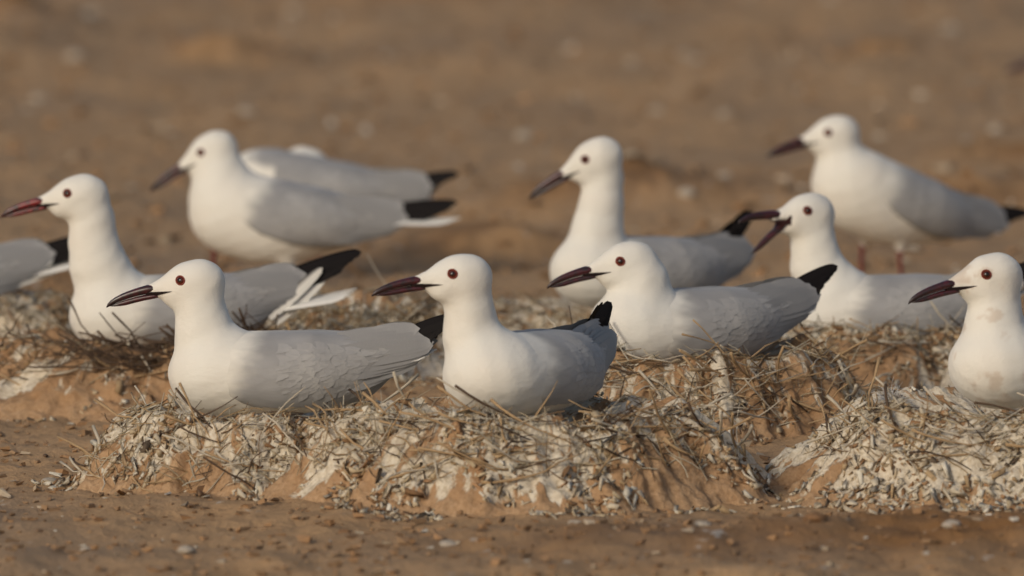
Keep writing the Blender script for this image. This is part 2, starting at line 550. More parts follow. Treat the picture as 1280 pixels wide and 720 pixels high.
def build_nest(key):
    u, Y, R, rr, H, cover, tw, nd, sx = NESTS[key]
    cx = lat(u, Y)
    seed = sum(map(ord, key)) * 7
    r = np.random.default_rng(seed)
    g0 = float(gz(cx, Y))
    root = thing('nest', NEST_LABEL[key], 'nest', (cx, Y, 0), 0, 'gull nests in the colony')

    def surf(th, rho):
        """height and place of the mound at angle th and relative radius rho (1 = foot)"""
        c, s = np.cos(th), np.sin(th)
        lump = fbm(c * 1.6 + 5, s * 1.6 + 9, seed, 3) - 0.5
        lump2 = fbm(c * 5 + 1, s * 5 + 2, seed + 9, 3) - 0.5
        Rt = R * 1.14 * (1 + 0.30 * lump + 0.10 * lump2)
        rrt = rr * (1 + 0.16 * lump)
        Ht = H * (1 + 0.25 * lump2 + 0.15 * lump)
        rad = rho * Rt
        q = np.clip((rad - rrt) / (Rt - rrt), 0, 1)
        inner = np.clip(rad / rrt, 0, 1)
        cup = Ht - 0.022 * (1 - inner ** 3)
        flank = Ht * ((1 - q) ** 1.45 * 0.6 + 0.4 * (1 - sstep(0.0, 0.9, q))) - 0.012 * q ** 6
        z = np.where(rad < rrt, cup, flank)
        x = rad * c * sx; y = rad * s
        slope = sstep(0.0, 0.25, q) * (1 - 0.4 * q)
        n = fbm(th * 9, rad * 34, seed + 3, 4) - 0.5
        n2 = fbm(x * 85, y * 85 + z * 60, seed + 5, 3) - 0.5
        ridge = fbm(th * 26, rad * 10, seed + 6, 3) - 0.5
        k = 0.016 * n * (0.35 + slope) + 0.0065 * n2 + 0.005 * ridge * slope
        z = z + k
        x = x + c * k * slope * 0.9; y = y + s * k * slope * 0.9
        return np.stack([x, y, z], -1)

    NEST_FN[key] = surf
    nth, nr = 400, 64
    th = np.linspace(0, 2 * math.pi, nth, endpoint=False)
    rho = np.concatenate([np.linspace(0.02, 0.5, 14, endpoint=False), np.linspace(0.5, 1.0, nr - 14)])
    TH, RH = np.meshgrid(th, rho)
    # noise in th is not periodic: blend the seam (at the back of the mound)
    TH2 = TH + math.pi / 2
    V = surf(TH2, RH)
    sea = sstep(0.94, 1.0, TH / (2 * math.pi))[..., None]
    V = V * (1 - sea) + surf(TH2 - 2 * math.pi, RH) * sea
    i = np.arange(nth * nr).reshape(nr, nth)
    j = np.roll(i, -1, 1)
    F = np.stack([i[:-1], j[:-1], j[1:], i[1:]], -1).reshape(-1, 4)
    Vf = V.reshape(-1, 3)
    c0 = len(Vf)
    Vf = np.concatenate([Vf, V[0].mean(0)[None]])
    tri = np.stack([i[0], np.full(nth, c0), j[0]], -1)[:, [0, 2, 1]]
    me = mesh('mud_mound', Vf, [F, tri])
    q = np.clip((RH * R - rr) / (R - rr), 0, 1)
    bias = 0.16 * (fbm(TH2 * 3.2, RH * 2, seed + 31, 3) - 0.5) * 2 + 0.05 * (1 - np.abs(q - 0.3) * 2)
    ang = (np.degrees(TH2) % 360)
    if key == 'H':        # bare brown hollow in the side
        bias = bias - 0.8 * np.exp(-(((ang - 256) / 17) ** 2 + ((RH - 0.74) / 0.14) ** 2))
    if key == 'A':        # one broad white run
        bias = bias + 0.55 * np.exp(-(((ang - 231 + (RH - 0.7) * 60) / 6) ** 2)) * sstep(0.55, 0.65, RH) - 0.10
    if key == 'E':
        bias = bias - 0.5 * np.exp(-(((ang - 316) / 17) ** 2 + ((RH - 0.86) / 0.14) ** 2))
    foot = sstep(0.78, 1.0, RH + 0.25 * (fbm(TH2 * 7, RH * 5, seed + 90, 3) - 0.5))
    if key == 'E':        # bare pale slope of dried mud
        foot = np.maximum(foot, np.exp(-(((ang - 316) / 17) ** 2 + ((RH - 0.86) / 0.14) ** 2)))
    bias = bias - 0.45 * foot
    bias = np.concatenate([bias.ravel(), [0]]); foot = np.concatenate([foot.ravel(), [0]])
    color(me, np.stack([bias, foot, foot * 0], 1))
    uvmap(me, np.concatenate([np.stack([TH2 * R, RH * R * 1.4], -1).reshape(-1, 2), [[0, 0]]]))
    obj('mud_mound', me, mat_mound('mud_' + key, cover, seed * 0.13), root)

    def place(n, lo, hi, front=0.75):
        t = np.where(r.random(n) < front, r.uniform(math.pi, 2 * math.pi, n), r.uniform(0, 2 * math.pi, n))
        p = r.uniform(lo, hi, n)
        e = 1e-3
        P = surf(t, p)
        Tn = surf(t + 0.02, p) - P
        Dn = surf(t, p + 0.02) - P
        Tn /= np.linalg.norm(Tn, axis=1, keepdims=True) + 1e-9
        Dn /= np.linalg.norm(Dn, axis=1, keepdims=True) + 1e-9
        N = np.cross(Dn, Tn); N /= np.linalg.norm(N, axis=1, keepdims=True) + 1e-9
        N *= np.sign(N[:, 2:] + 1e-9)
        return t, p, P, Tn, Dn, N

    # crust: flakes of droppings, mud crumbs, dark chips
    q0 = rr / R
    t, p, P, Tn, Dn, N = place(int(nd * 1.25), q0 * 0.80, 1.12)
    P[:, 2] = np.maximum(P[:, 2], gz(P[:, 0] + cx, P[:, 1] + Y))
    keep = fbm(t * 5, p * 6, seed + 77, 3) > 0.575 - 0.16 * cover + 0.12 * (r.random(len(t)) - 0.5) + 0.20 * sstep(0.72, 1.08, p)
    if key == 'H':
        keep &= ~(np.exp(-(((np.degrees(t) % 360 - 256) / 15) ** 2 + ((p - 0.74) / 0.12) ** 2)) > 0.5)
    if key == 'E':
        keep &= ~(np.exp(-(((np.degrees(t) % 360 - 316) / 17) ** 2 + ((p - 0.86) / 0.14) ** 2)) > 0.45)
    t, p, P, Tn, Dn, N = [a[keep] for a in (t, p, P, Tn, Dn, N)]
    n = len(P)
    mixv = r.normal(size=(n, 1))
    A = np.where(r.random((n, 1)) < 0.55, Dn + 0.5 * mixv * Tn, Tn + 0.6 * mixv * Dn) + 0.25 * r.normal(size=(n, 3))
    sz = np.clip(np.exp(r.normal(0, 0.45, n)), 0.4, 2.0)
    size = np.stack([0.0021 * sz * r.uniform(0.6, 1.7, n), 0.0011 * sz * r.uniform(0.6, 1.5, n), 0.0006 * sz * r.uniform(0.6, 1.5, n)], 1)
    wts = np.array([0.26, 0.18, 0.16, 0.10, 0.10, 0.08, 0.05, 0.07]) if cover > 0.5 else np.array([0.16, 0.16, 0.10, 0.16, 0.17, 0.14, 0.06, 0.05])
    cols = PAL[r.choice(8, n, p=wts)] * r.uniform(0.8, 1.15, (n, 1))
    V1, F1, C1 = chips(P + N * 0.0005, A, N + 0.3 * r.normal(size=(n, 3)), size, cols, seed=seed)
    me = mesh('crust', V1, F1, True)
    color(me, C1)
    tag(obj('crust', me, M['debris'], root), kind='stuff')

    # fine straw matted along the rim and hanging down the flank
    ns = int(460 + 160 * cover)
    t, p, P, Tn, Dn, N = place(ns, q0 * 0.80, min(1.0, q0 * 1.20))
    mixv = r.normal(size=(ns, 1))
    D = Tn + np.clip(0.40 * mixv, -0.7, 0.7) * Dn + 0.10 * r.normal(size=(ns, 3))
    hang = r.random((ns, 1)) < 0.25
    D = np.where(hang, Dn + 0.5 * mixv * Tn + 0.2 * r.normal(size=(ns, 3)), D)
    spal = np.array([[0.38, 0.265, 0.145], [0.46, 0.38, 0.26], [0.55, 0.50, 0.40], [0.20, 0.125, 0.07], [0.10, 0.07, 0.05]])
    pw = [0.30, 0.26, 0.20, 0.15, 0.09] if key != 'A' else [0.12, 0.10, 0.10, 0.28, 0.40]
    cols = spal[r.choice(5, ns, p=pw)] * r.uniform(0.8, 1.15, (ns, 1))
    V1, F1, C1 = strands(P + N * 0.002, D, N, r.uniform(0.012, 0.05, ns), r.uniform(0.0003, 0.0008, ns), cols, seed + 1)
    me = mesh('straw', V1, F1)
    color(me, C1)
    tag(obj('straw', me, M['straw'], root), kind='stuff')

    # single stalks and twigs
    for mk, cnt in zip(('twig_tan', 'twig_grey', 'twig_dark'), tw):
        if cnt == 0:
            continue
        t, p, P, Tn, Dn, N = place(cnt, q0 * 0.84, q0 * 1.22, 0.85)
        if key == 'A' and mk == 'twig_dark':
            t = np.where(r.random(cnt) < 0.85, r.uniform(4.3, 5.8, cnt), t)
            p = np.where(r.random(cnt) < 0.8, r.uniform(q0 * 0.84, q0 * 1.12, cnt), p)
            P = surf(t, p)
            Tn = surf(t + 0.02, p) - P; Tn /= np.linalg.norm(Tn, axis=1, keepdims=True)
            P[:, 2] += r.uniform(0, 0.008, cnt)
        for k in range(cnt):
            a = Tn[k] + np.clip(0.36 * r.normal(), -0.6, 0.6) * Dn[k] + 0.05 * r.normal(size=3)
            if r.random() < 0.025:
                a = N[k] * r.uniform(0.3, 0.9) + Tn[k] * r.normal() + 0.2 * r.normal(size=3)
            a = a / np.linalg.norm(a)
            b = np.cross(N[k], a); b /= np.linalg.norm(b)
            c = np.cross(a, b)
            s = r.uniform(0.35, 1.25)
            th_ = r.uniform(0.7, 1.5)
            m = Matrix(((a[0] * s, b[0] * th_, c[0] * th_, 0), (a[1] * s, b[1] * th_, c[1] * th_, 0), (a[2] * s, b[2] * th_, c[2] * th_, 0), (0, 0, 0, 1)))
            m.translation = Vector(P[k] + N[k] * r.uniform(0.0005, 0.004))
            o = bpy.data.objects.new('twig', TWIGS[mk][r.integers(7)])
            COL.objects.link(o)
            o.parent = root
            o.matrix_local = m
    NEST_OBJ[key] = root
    return root


for k in NESTS:
    build_nest(k)


# ------------------------------------------------------------------ gulls
def rcone(P, a, b, ra, rb, ys=1.0):
    s = np.array([1, ys, 1])
    a = np.array(a, float) * s; b = np.array(b, float) * s
    p = P * s - a; ba = b - a
    t = np.clip((p @ ba) / (ba @ ba), 0, 1)
    return np.linalg.norm(p - t[..., None] * ba, axis=-1) - (ra + (rb - ra) * t)


def ell(P, c, r, Rm=None):
    p = P - np.array(c, float)
    if Rm is not None:
        p = p @ Rm
    r = np.array(r, float)
    k0 = np.linalg.norm(p / r, axis=-1); k1 = np.linalg.norm(p / (r * r), axis=-1)
    return k0 * (k0 - 1) / (k1 + 1e-9)


def smin(a, b, k):
    h = np.clip(0.5 + 0.5 * (b - a) / k, 0, 1)
    return b + (a - b) * h - k * h * (1 - h)


def smax(a, b, k):
    return -smin(-a, -b, k)


def rot_y(p):
    """pitch: nose up by p"""
    c, s = math.cos(p), math.sin(p)
    return np.array([[c, 0, -s], [0, 1, 0], [s, 0, c]])


def rot_z(p):
    c, s = math.cos(p), math.sin(p)
    return np.array([[c, -s, 0], [s, c, 0], [0, 0, 1]])


def surface_net(f, lo, hi, h):
    """smooth closed mesh of f = 0"""
    ax = [np.arange(lo[i], hi[i] + h, h) for i in range(3)]
    G = np.stack(np.meshgrid(*ax, indexing='ij'), -1)
    D = f(G.reshape(-1, 3)).reshape(G.shape[:3])
    S = D < 0
    c = [S[i:S.shape[0] - 1 + i, j:S.shape[1] - 1 + j, k:S.shape[2] - 1 + k] for i in (0, 1) for j in (0, 1) for k in (0, 1)]
    tot = sum(x.astype(np.int8) for x in c)
    act = (tot > 0) & (tot < 8)
    ids = np.full(act.shape, -1, np.int64)
    cell = np.argwhere(act)
    ids[act] = np.arange(len(cell))
    V = G[0, 0, 0] + (cell + 0.5) * h
    F = []
    for a in range(3):
        b, c2 = (a + 1) % 3, (a + 2) % 3
        sl0 = [slice(1, -1)] * 3; sl1 = [slice(1, -1)] * 3
        sl0[a] = slice(0, -1); sl1[a] = slice(1, None)
        s0, s1 = S[tuple(sl0)], S[tuple(sl1)]
        e = np.argwhere(s0 != s1)
        flip = s0[tuple(e.T)]
        base = e.copy(); base[:, b] += 1; base[:, c2] += 1
        q = []
        for db, dc in ((-1, -1), (0, -1), (0, 0), (-1, 0)):
            t = base.copy(); t[:, b] += db; t[:, c2] += dc
            q.append(ids[tuple(t.T)])
        q = np.stack(q, 1)
        q[~flip] = q[~flip][:, ::-1]
        F.append(q)
    F = np.concatenate(F)
    F = F[(F >= 0).all(1)]
    for _ in range(4):
        g, d = grad(f, V)
        V = V - np.clip(d, -h, h)[:, None] * g
    E_ = np.concatenate([F[:, [0, 1]], F[:, [1, 2]], F[:, [2, 3]], F[:, [3, 0]]])
    cnt = np.maximum(np.bincount(E_[:, 0], minlength=len(V)), 1)[:, None]
    for _ in range(2):
        A_ = np.stack([np.bincount(E_[:, 0], V[E_[:, 1], k], len(V)) for k in range(3)], 1) / cnt
        V = V * 0.5 + A_ * 0.5
    return V, F


def grad(f, V, e=0.4):
    d = f(V)
    g = np.stack([f(V + np.eye(3)[i] * e) - f(V - np.eye(3)[i] * e) for i in range(3)], 1) / (2 * e)
    n = np.linalg.norm(g, axis=1, keepdims=True) + 1e-9
    return g / n, d / np.maximum(n[:, 0], 0.3)


def poly_sd(x, z, P):
    P = np.asarray(P, float)
    d = np.full(x.shape, 1e9); s = np.ones(x.shape)
    n = len(P)
    for i in range(n):
        a, b = P[i], P[i - 1]
        e = b - a
        wx, wz = x - a[0], z - a[1]
        t = np.clip((wx * e[0] + wz * e[1]) / (e @ e), 0, 1)
        d = np.minimum(d, (wx - t * e[0]) ** 2 + (wz - t * e[1]) ** 2)
        c1 = z >= a[1]; c2 = z < b[1]; c3 = e[0] * wz > e[1] * wx
        s = np.where((c1 & c2 & c3) | (~c1 & ~c2 & ~c3), -s, s)
    return s * np.sqrt(d)


def blade(C, Wd, Nn, width, camber, tipr=0.35, thick=0.5):
    """feather: C centre line (n,3), Wd width dirs, Nn normals; lens section, closed"""
    n = len(C)
    s = np.linspace(0, 1, n)
    wv = width * np.minimum(1, (0.55 + s * 1.4)) * np.sqrt(np.clip(1 - np.clip((s - (1 - tipr)) / tipr, 0, 1) ** 2.2, 0.0006, 1))
    L = C - Wd * wv[:, None] - Nn * camber
    Rr = C + Wd * wv[:, None] - Nn * camber
    T = C + Nn * thick
    B = C - Nn * thick
    V = np.stack([L, T, Rr, B], 1).reshape(-1, 3)
    i = np.arange(n - 1)[:, None] * 4 + np.arange(4)[None]
    j = np.arange(n - 1)[:, None] * 4 + (np.arange(4)[None] + 1) % 4
    F = np.stack([i, j, j + 4, i + 4], -1).reshape(-1, 4)
    caps = np.array([[3, 2, 1, 0], [4 * n - 4, 4 * n - 3, 4 * n - 2, 4 * n - 1]])
    UV = np.stack([np.tile([0, 0.5, 1, 0.5], n), np.repeat(s, 4)], 1)
    return V, np.concatenate([F, caps]), UV


WING = [(52, 66), (50, 44), (36, 27), (8, 17), (-30, 13), (-65, 16), (-98, 29), (-130, 50), (-139, 66), (-128, 76), (-90, 78), (-30, 78), (15, 80), (40, 76)]

WING_LOW = [(x, z - (9 if z < 35 and x > -110 else 0)) for x, z in WING]


def gull(label, loc, yaw, neck, head, hp, hy=0.0, pitch=0.0, lift=0.0, red=False, jaw=0.0, legs=None, leg_h=0.0, droop=0.0, tip=0.0, stain=0.0, seed=1,
         puff=1.0, step=2.6, tailfan=0.7, tail=56, belly=0.0, tail_up=0.0, tip_up=0.0, fwd=0.0):
    """One gull. Local mm: +x to the bill, +y its left, z up; neck = (x, y, z, r) joints; head = centre of the skull;
    hp / hy = head pitch down and turn; pitch = body nose up; droop lowers the near wing's quills; legs = ((x, y), ...) feet."""
    r = np.random.default_rng(seed)
    root = thing('gull', label, 'gull', loc, math.pi + math.radians(yaw), 'gulls in the colony')
    Rb = rot_y(math.radians(pitch))
    hip = np.array([-15.0, 0, 40.0])
    tr = np.array([0, 0, lift])

    def to_body(P):
        return (P - tr - hip) @ Rb + hip

    def from_body(P):
        return (np.asarray(P, float) - hip) @ Rb.T + hip + tr

    def trunk(Q):
        d = ell(Q, (-8, 0, 38), (88, 47 * puff, 36))
        d = smin(d, ell(Q, (46, 0, 38), (47, 42 * puff, 37)), 16)
        d = smin(d, rcone(Q, (-45, 0, 45), (-128, 0, 61), 29, 8, 0.80), 14)
        if belly:
            d = smin(d, ell(Q, (18, 0, 38 - belly), (72, 43 * puff, 38)), 18)
        return d

    nk = [(float(a), float(b), float(c), float(d) * (1.0 if i == 0 else 0.93)) for i, (a, b, c, d) in enumerate(neck)]
    hc = np.array(head, float)
    Rh = rot_z(math.radians(hy)) @ rot_y(-math.radians(hp))

    def H(p):
        return np.asarray(p, float) @ Rh.T + hc

    tib = []
    if legs:
        for fx, fy, hx, kz in legs:
            tib.append(((hx, fy * 0.95, kz + 22), (fx * 0.5 + hx * 0.5, fy, kz)))

    up, dn = jaw * 0.22, -jaw * 0.78

    def skull(P):
        q = (P - hc) @ Rh
        d = ell(q, (-2, 0, -0.6), (27, 19.3, 21.4))
        d = smin(d, rcone(q, (8, 0, 1.5), (38.0, 0, 4.0), 17.0, 5.9, 1.08), 7)
        d = smin(d, ell(q, (12, 0, -7), (17, 14.5, 11)), 6)
        if jaw:
            p = q - np.array([23.0, 0, -0.5])
            wedge = np.maximum(p @ np.array([-math.sin(up), 0, math.cos(up)]), -(p @ np.array([-math.sin(dn), 0, math.cos(dn)])))
            d = smax(d, -np.maximum(wedge, -p[..., 0]), 1.0)
            tipq = np.array([25, 0, -0.5]) + rot_y(dn) @ np.array([11.0, 0, -3.4])
            d = smin(d, rcone(q, (12, 0, -8), tuple(tipq), 9.0, 3.6, 0.8), 4)
        return d

    def body_f(P):
        d = trunk(to_body(P))
        prev = None
        dn = None
        for i in range(len(nk) - 1):
            a, b = nk[i], nk[i + 1]
            c = rcone(P, a[:3], b[:3], a[3], b[3], 1.06)
            dn = c if dn is None else smin(dn, c, 9)
        a = nk[-1]
        c = rcone(P, a[:3], tuple(H((-6, 0, -3))), a[3], 18.8, 1.05)
        dn = smin(dn, c, 9)
        d = smin(d, dn, 10)
        d = smin(d, skull(P), 8)
        for a, b in tib:
            d = smin(d, rcone(P, a, b, 10, 3.6), 8)
        d = d + 0.35 * np.sin(P[..., 0] * 0.21 + P[..., 2] * 0.13 + seed) * np.sin(P[..., 1] * 0.23 + P[..., 2] * 0.19)
        return d

    pts = [from_body(np.array([(-140, 0, 60), (100, 0, 40), (0, 0, 0)])), np.array([H((50, 0, 0)), H((-30, 0, 30)), H((0, 0, -25))])]
    A = np.concatenate(pts)
    lo = A.min(0) - (14, 0, 14); hi = A.max(0) + (14, 0, 14)
    lo[1], hi[1] = min(-62, hc[1] - 50), max(62, hc[1] + 50)
    lo[2] = min(lo[2], lift - belly - 24)
    V, F = surface_net(body_f, lo, hi, step)
    Q = to_body(V)
    # grey saddle between the wings, white everywhere else
    sad = sstep(54, 63, Q[:, 2] + 3 * (fbm(Q[:, 0] * 0.15, Q[:, 1] * 0.15, seed) - 0.5)) * (1 - sstep(8, 34, Q[:, 0] - fwd + 10 * (fbm(Q[:, 0] * 0.1, Q[:, 1] * 0.12, seed + 3) - 0.5))) * sstep(-132, -118, Q[:, 0])
    # neck and head stay white
    dneck = np.full(len(V), 1e9)
    for i in range(len(nk) - 1):
        dneck = np.minimum(dneck, rcone(V, nk[i][:3], nk[i + 1][:3], nk[i][3], nk[i + 1][3]))
    hd = skull(V)
    sad = sad * sstep(-2, 12, dneck) * sstep(2, 14, hd) if abs(hy) < 90 else sad * sstep(0, 8, hd)
    st = stain * sstep(0.60, 0.72, fbm(V[:, 1] * 0.09, V[:, 2] * 0.08, seed + 50, 4)) * sstep(30, 70, Q[:, 0])
    me = mesh('body', V * 0.001, F)
    color(me, np.stack([sad, st, sad * 0], 1))
    body = obj('body', me, M['body'], root)

    # ---- wings
    def shell(x):
        return -2.0 + 5.5 * (1 - sstep(-14, 66, x)) + 1.2 * (1 - sstep(-90, -20, x))

    def cover_f(P):
        q = to_body(P)
        return trunk(q) - shell(q[..., 0])

    def wing_f(side):
        def f(P):
            q = to_body(P)
            d = trunk(q) - shell(q[..., 0])
            pd = poly_sd(q[..., 0], q[..., 2], WING if legs else WING_LOW)
            d = smax(d, pd, 5)
            return smax(d, 2.0 - side * q[..., 1], 5)
        return f

    for side in (1, -1):
        wf = wing_f(side)
        c = from_body(np.array([(-145, 0, 20), (55, 0, 90), (-145, 0, 90), (55, 0, 10)]))
        lo = c.min(0); hi = c.max(0)
        lo[1], hi[1] = (2, 64) if side > 0 else (-64, -2)
        Vw, Fw = surface_net(wf, lo, hi, step)
        q = to_body(Vw)
        g = 1 - sstep(4, 32, q[:, 0] - fwd + 0.30 * (q[:, 2] - 52) + 16 * (fbm(q[:, 0] * 0.05, q[:, 2] * 0.16, seed + 8) - 0.5))
        me = mesh('wing', Vw * 0.001, Fw)
        color(me, np.stack([g, g * 0, g * 0], 1))
        wing = obj('wing', me, M['wing'], root)

        dr = droop if side > 0 else 0.0
        # small overlapping feathers of the folded wing
        cv, cf, cc, cu = [], [], [], []
        off = 0
        for row in range(7 if legs else 8):
            for col in range(8):
                x0 = 4 - col * 11.5 - (row % 2) * 5.5 + r.uniform(-2, 2)
                z0 = 66 - row * 7.0 - 0.0010 * (x0 + 30) ** 2 * (0.5 if row < 3 else -0.6) + r.uniform(-1, 1)
                Ln = r.uniform(24, 32) * (1.15 if col > 4 else 1.0)
                ss = np.linspace(0, 1, 7)[:, None]
                ud = 0.10 + 0.05 * (row - 2) + r.normal(0, 0.03)
                C = np.concatenate([x0 - Ln * ss, np.full((7, 1), side * 46.0), z0 + Ln * ss * ud], 1)
                C = from_body(C)
                lay = -1.6 + 2.0 * sstep(0.0, 0.8, ss[:, 0])
                for _ in range(8):
                    g_, d_ = grad(cover_f, C)
                    C = C + (g_ * (lay - d_)[:, None]) * np.array([0.25, 1.0, 0.25])
                T = np.gradient(C, axis=0); T /= np.linalg.norm(T, axis=1, keepdims=True)
                W = np.cross(g_, T); W /= np.linalg.norm(W, axis=1, keepdims=True)
                Vb, Fb, Ub = blade(C, W, np.cross(T, W), r.uniform(6.0, 7.5), 0.15, 0.5, 0.12)
                q = to_body(C)
                gg = 1 - sstep(4, 32, q[:, 0] - fwd + 0.30 * (q[:, 2] - 52) + 10 * (r.random() - 0.5))
                sh = r.uniform(-0.05, 0.05)
                cv.append(Vb); cf.append(Fb + off); off += len(Vb); cu.append(Ub)
                cc.append(np.clip(np.repeat(gg, 4) * (1 + sh) - 0.10 * sstep(0.6, 1.0, Ub[:, 1]) * np.repeat(gg, 4), 0, 1.1))
        me = mesh('coverts', np.concatenate(cv) * 0.001, np.concatenate(cf), False)
        cc = np.concatenate(cc)
        color(me, np.stack([cc, cc * 0, cc * 0], 1))
        tag(obj('coverts', me, M['body'], wing), kind='stuff')

        def quill(name, base, tipp, width, mat, layer, bend=0.0, edge=None, tilt=None, drape=False, cam=0.6, tipr=0.35):
            n = 12
            s = np.linspace(0, 1, n)[:, None]
            b = np.array(base, float); t = np.array(tipp, float)
            C = b + (t - b) * s
            C[:, 2] += bend * 4 * (s * (1 - s))[:, 0]
            C = C * np.array([1, side, 1])
            C = from_body(C)
            # drape over the wing
            for _ in range(3):
                g, d = grad(cover_f, C)
                lay = layer if not drape else -2.2 + (layer + 2.2) * sstep(0.0, 0.45, s[:, 0])
                push = np.where((d < lay) | (drape & (s[:, 0] < 0.5)), lay - d, 0.0)
                C = C + g * np.clip(push, -14, 14)[:, None]
            gm = g[2:7].mean(0)
            k = np.array([0.2, 0.6, 0.2])
            for _ in range(1 if drape else 5):
                Cp = np.pad(C, ((1, 1), (0, 0)), 'edge')
                C = Cp[:-2] * k[0] + Cp[1:-1] * k[1] + Cp[2:] * k[2]
            T = np.gradient(C, axis=0); T /= np.linalg.norm(T, axis=1, keepdims=True)
            nn = (np.array(tilt, float) * np.array([1, side, 1])) @ Rb.T
            if drape:
                nn = gm * 0.25 + nn * 0.75
            W = np.cross(nn[None], T); W /= np.linalg.norm(W, axis=1, keepdims=True)
            N = np.cross(T, W)
            N = N * np.sign((N * nn).sum(1, keepdims=True))
            V, F, UV = blade(C, W, N, width, cam, tipr, 0.22)
            me = mesh(name, V * 0.001, F, False)
            uvmap(me, UV)
            sv = UV[:, 1]
            if edge == 'tip':
                color(me, sstep(0.86, 1.0, sv) * 0.8)
            elif edge == 'dark':
                color(me, np.where(UV[:, 0] == (1 if side > 0 else 0), 1.0, 0.0) * 1.0 + 0 * sv)
            else:
                color(me, sv * 0)
            return obj(name, me, mat, wing)

        # folded quills of the hand: black, crossing above the tail
        for i in range(6):
            e = i / 5
            quill('primary_feather', (-104 - 2 * i, 7 - 0.5 * i, 66 - 2.0 * i), (-172 - tip + 26 * e + r.uniform(-2, 2), 3.5 + 1.2 * i + (2.5 if side < 0 else 0), 93 - 20 * e + tip_up + r.normal(0, 0.8)), 6.8, M['black'], -2.5, 1.5, None, (0.0, 0.86, 0.5), tipr=0.55)
        # outermost quills, white with a black margin, low against the flank
        for i in range(2 if dr > 5 else 0):
            if dr > 20:
                quill('outer_primary_feather', (-98 - 6 * i, 24 - 4 * i, 30 - 5 * i), (-160 - 3 * i, 10 - 3 * i, 84 - 10 * i), 6.0, M['white'], 1.0, 0, 'dark', (0, 0.95, 0.2), tipr=0.6)
                continue
            quill('outer_primary_feather', (-92, 24, 50 - 5 * i - dr * 0.5), (-150 - 6 * i + dr * 0.25, 9 - 2 * i, 70 - 5 * i - dr * (0.25 + 0.25 * i)), 4.6, M['white'], 0.1, 0, 'dark', (0, 0.92, 0.35))
        # grey inner quills making the back edge of the wing
        for i in range(11):
            e = i / 10
            bz, by = 72 - 42 * e, 18 + 17 * math.sin(e * 1.9)
            tx, tz, ty = -147 + 32 * abs(e - 0.42) - r.uniform(-3, 4), 80 - 29 * e, 6 + 7 * e
            quill('flight_feather', (-66 + 8 * e + r.uniform(-10, 10), by, bz), (tx, ty, tz + r.normal(0, 0.5)), 8.6, M['grey'], 0.1 + 0.05 * (10 - i), 0.0, 'tip', (0, 0.96, 0.32 - 0.24 * e), True, 0.2)

    # ---- tail
    for i in range(7):
        k = i - 3
        a = math.radians(k * 3.2 * tailfan)
        n = 10
        s = np.linspace(0, 1, n)[:, None]
        b = np.array([-92, k * 2.2, 55 - abs(k) * 0.8 - droop * 0.55]); t = b + np.array([-tail * math.cos(a), tail * math.sin(a), 6 - abs(k) * 1.2 + droop * 0.45 + tail_up])
        t[0] += abs(k) * 3.0
        C = from_body(b + (t - b) * s)
        T = (C[-1] - C[0]); T /= np.linalg.norm(T)
        nn = np.array([0, 0.12 * k, 1.0]) @ Rb.T
        W = np.cross(nn, T); W /= np.linalg.norm(W)
        N = np.cross(T, W)
        V, F, UV = blade(C, np.tile(W, (n, 1)), np.tile(N, (n, 1)), 7.0, 0.8, 0.3)
        me = mesh('tail_feather', V * 0.001, F, False)
        uvmap(me, UV)
        color(me, UV[:, 1] * 0)
        obj('tail_feather', me, M['white'], root)

    # ---- bill
    bm = M['bill_red'] if red else M['bill']

    def mandible(name, xs, top, bot, wid, ang, par=None):
        if jaw:        # seen open, each half shows its full depth
            k_ = 1.3 * (1 - sstep(60, 80, np.asarray(xs, float)))
            top, bot = np.asarray(top) + k_ * 0.6, np.asarray(bot) - k_ * 0.7
        n = len(xs); m = 12
        a = np.linspace(0, 2 * math.pi, m, endpoint=False)
        V = []; Cc = []
        for x, t, b, wdt in zip(xs, top, bot, wid):
            zc, hh = (t + b) / 2, max((t - b) / 2, 0.05)
            y = wdt * np.sign(np.cos(a)) * np.abs(np.cos(a)) ** 0.8
            z = zc + hh * np.sign(np.sin(a)) * np.abs(np.sin(a)) ** 0.9
            V.append(np.stack([np.full(m, x), y, z], 1)); Cc.append(np.full(m, sstep(58, 78, x) * 0.8))
        V = np.concatenate(V)
        pv = np.array([25, 0, -0.5])
        V = (V - pv) @ rot_y(ang).T + pv
        i = np.arange(n - 1)[:, None] * m + np.arange(m)[None]
        j = np.arange(n - 1)[:, None] * m + (np.arange(m)[None] + 1) % m
        F = [np.stack([i, j, j + m, i + m], -1).reshape(-1, 4), np.array([list(range(m))[::-1], list(range((n - 1) * m, n * m))])]
        me = mesh(name, H(V) * 0.001, F)
        color(me, np.concatenate(Cc))
        return obj(name, me, bm, root)

    xs = np.array([30, 36, 40, 46, 52, 58, 64, 70, 75, 78, 80])
    mandible('upper_mandible', xs, [7.4, 9.0, 9.7, 9.5, 9.2, 8.7, 7.8, 6.4, 4.5, 2.6, 0.2], [0.2, 1.0, 1.5, 2.0, 2.1, 2.0, 1.7, 1.1, 0.2, -0.5, -0.9], [5.6, 6.0, 5.6, 4.8, 4.1, 3.5, 3.0, 2.4, 1.7, 1.0, 0.35], up)
    xl = np.array([30, 36, 40, 46, 52, 58, 63, 68, 73, 76.5])
    mandible('lower_mandible', xl, [0.0, 0.8, 1.3, 1.8, 1.9, 1.8, 1.6, 1.2, 0.6, -0.1], [-4.0, -4.0, -3.8, -3.4, -3.2, -3.2, -3.1, -2.5, -1.5, -0.6], [5.2, 5.5, 4.9, 4.0, 3.3, 2.7, 2.2, 1.7, 1.1, 0.4], dn)

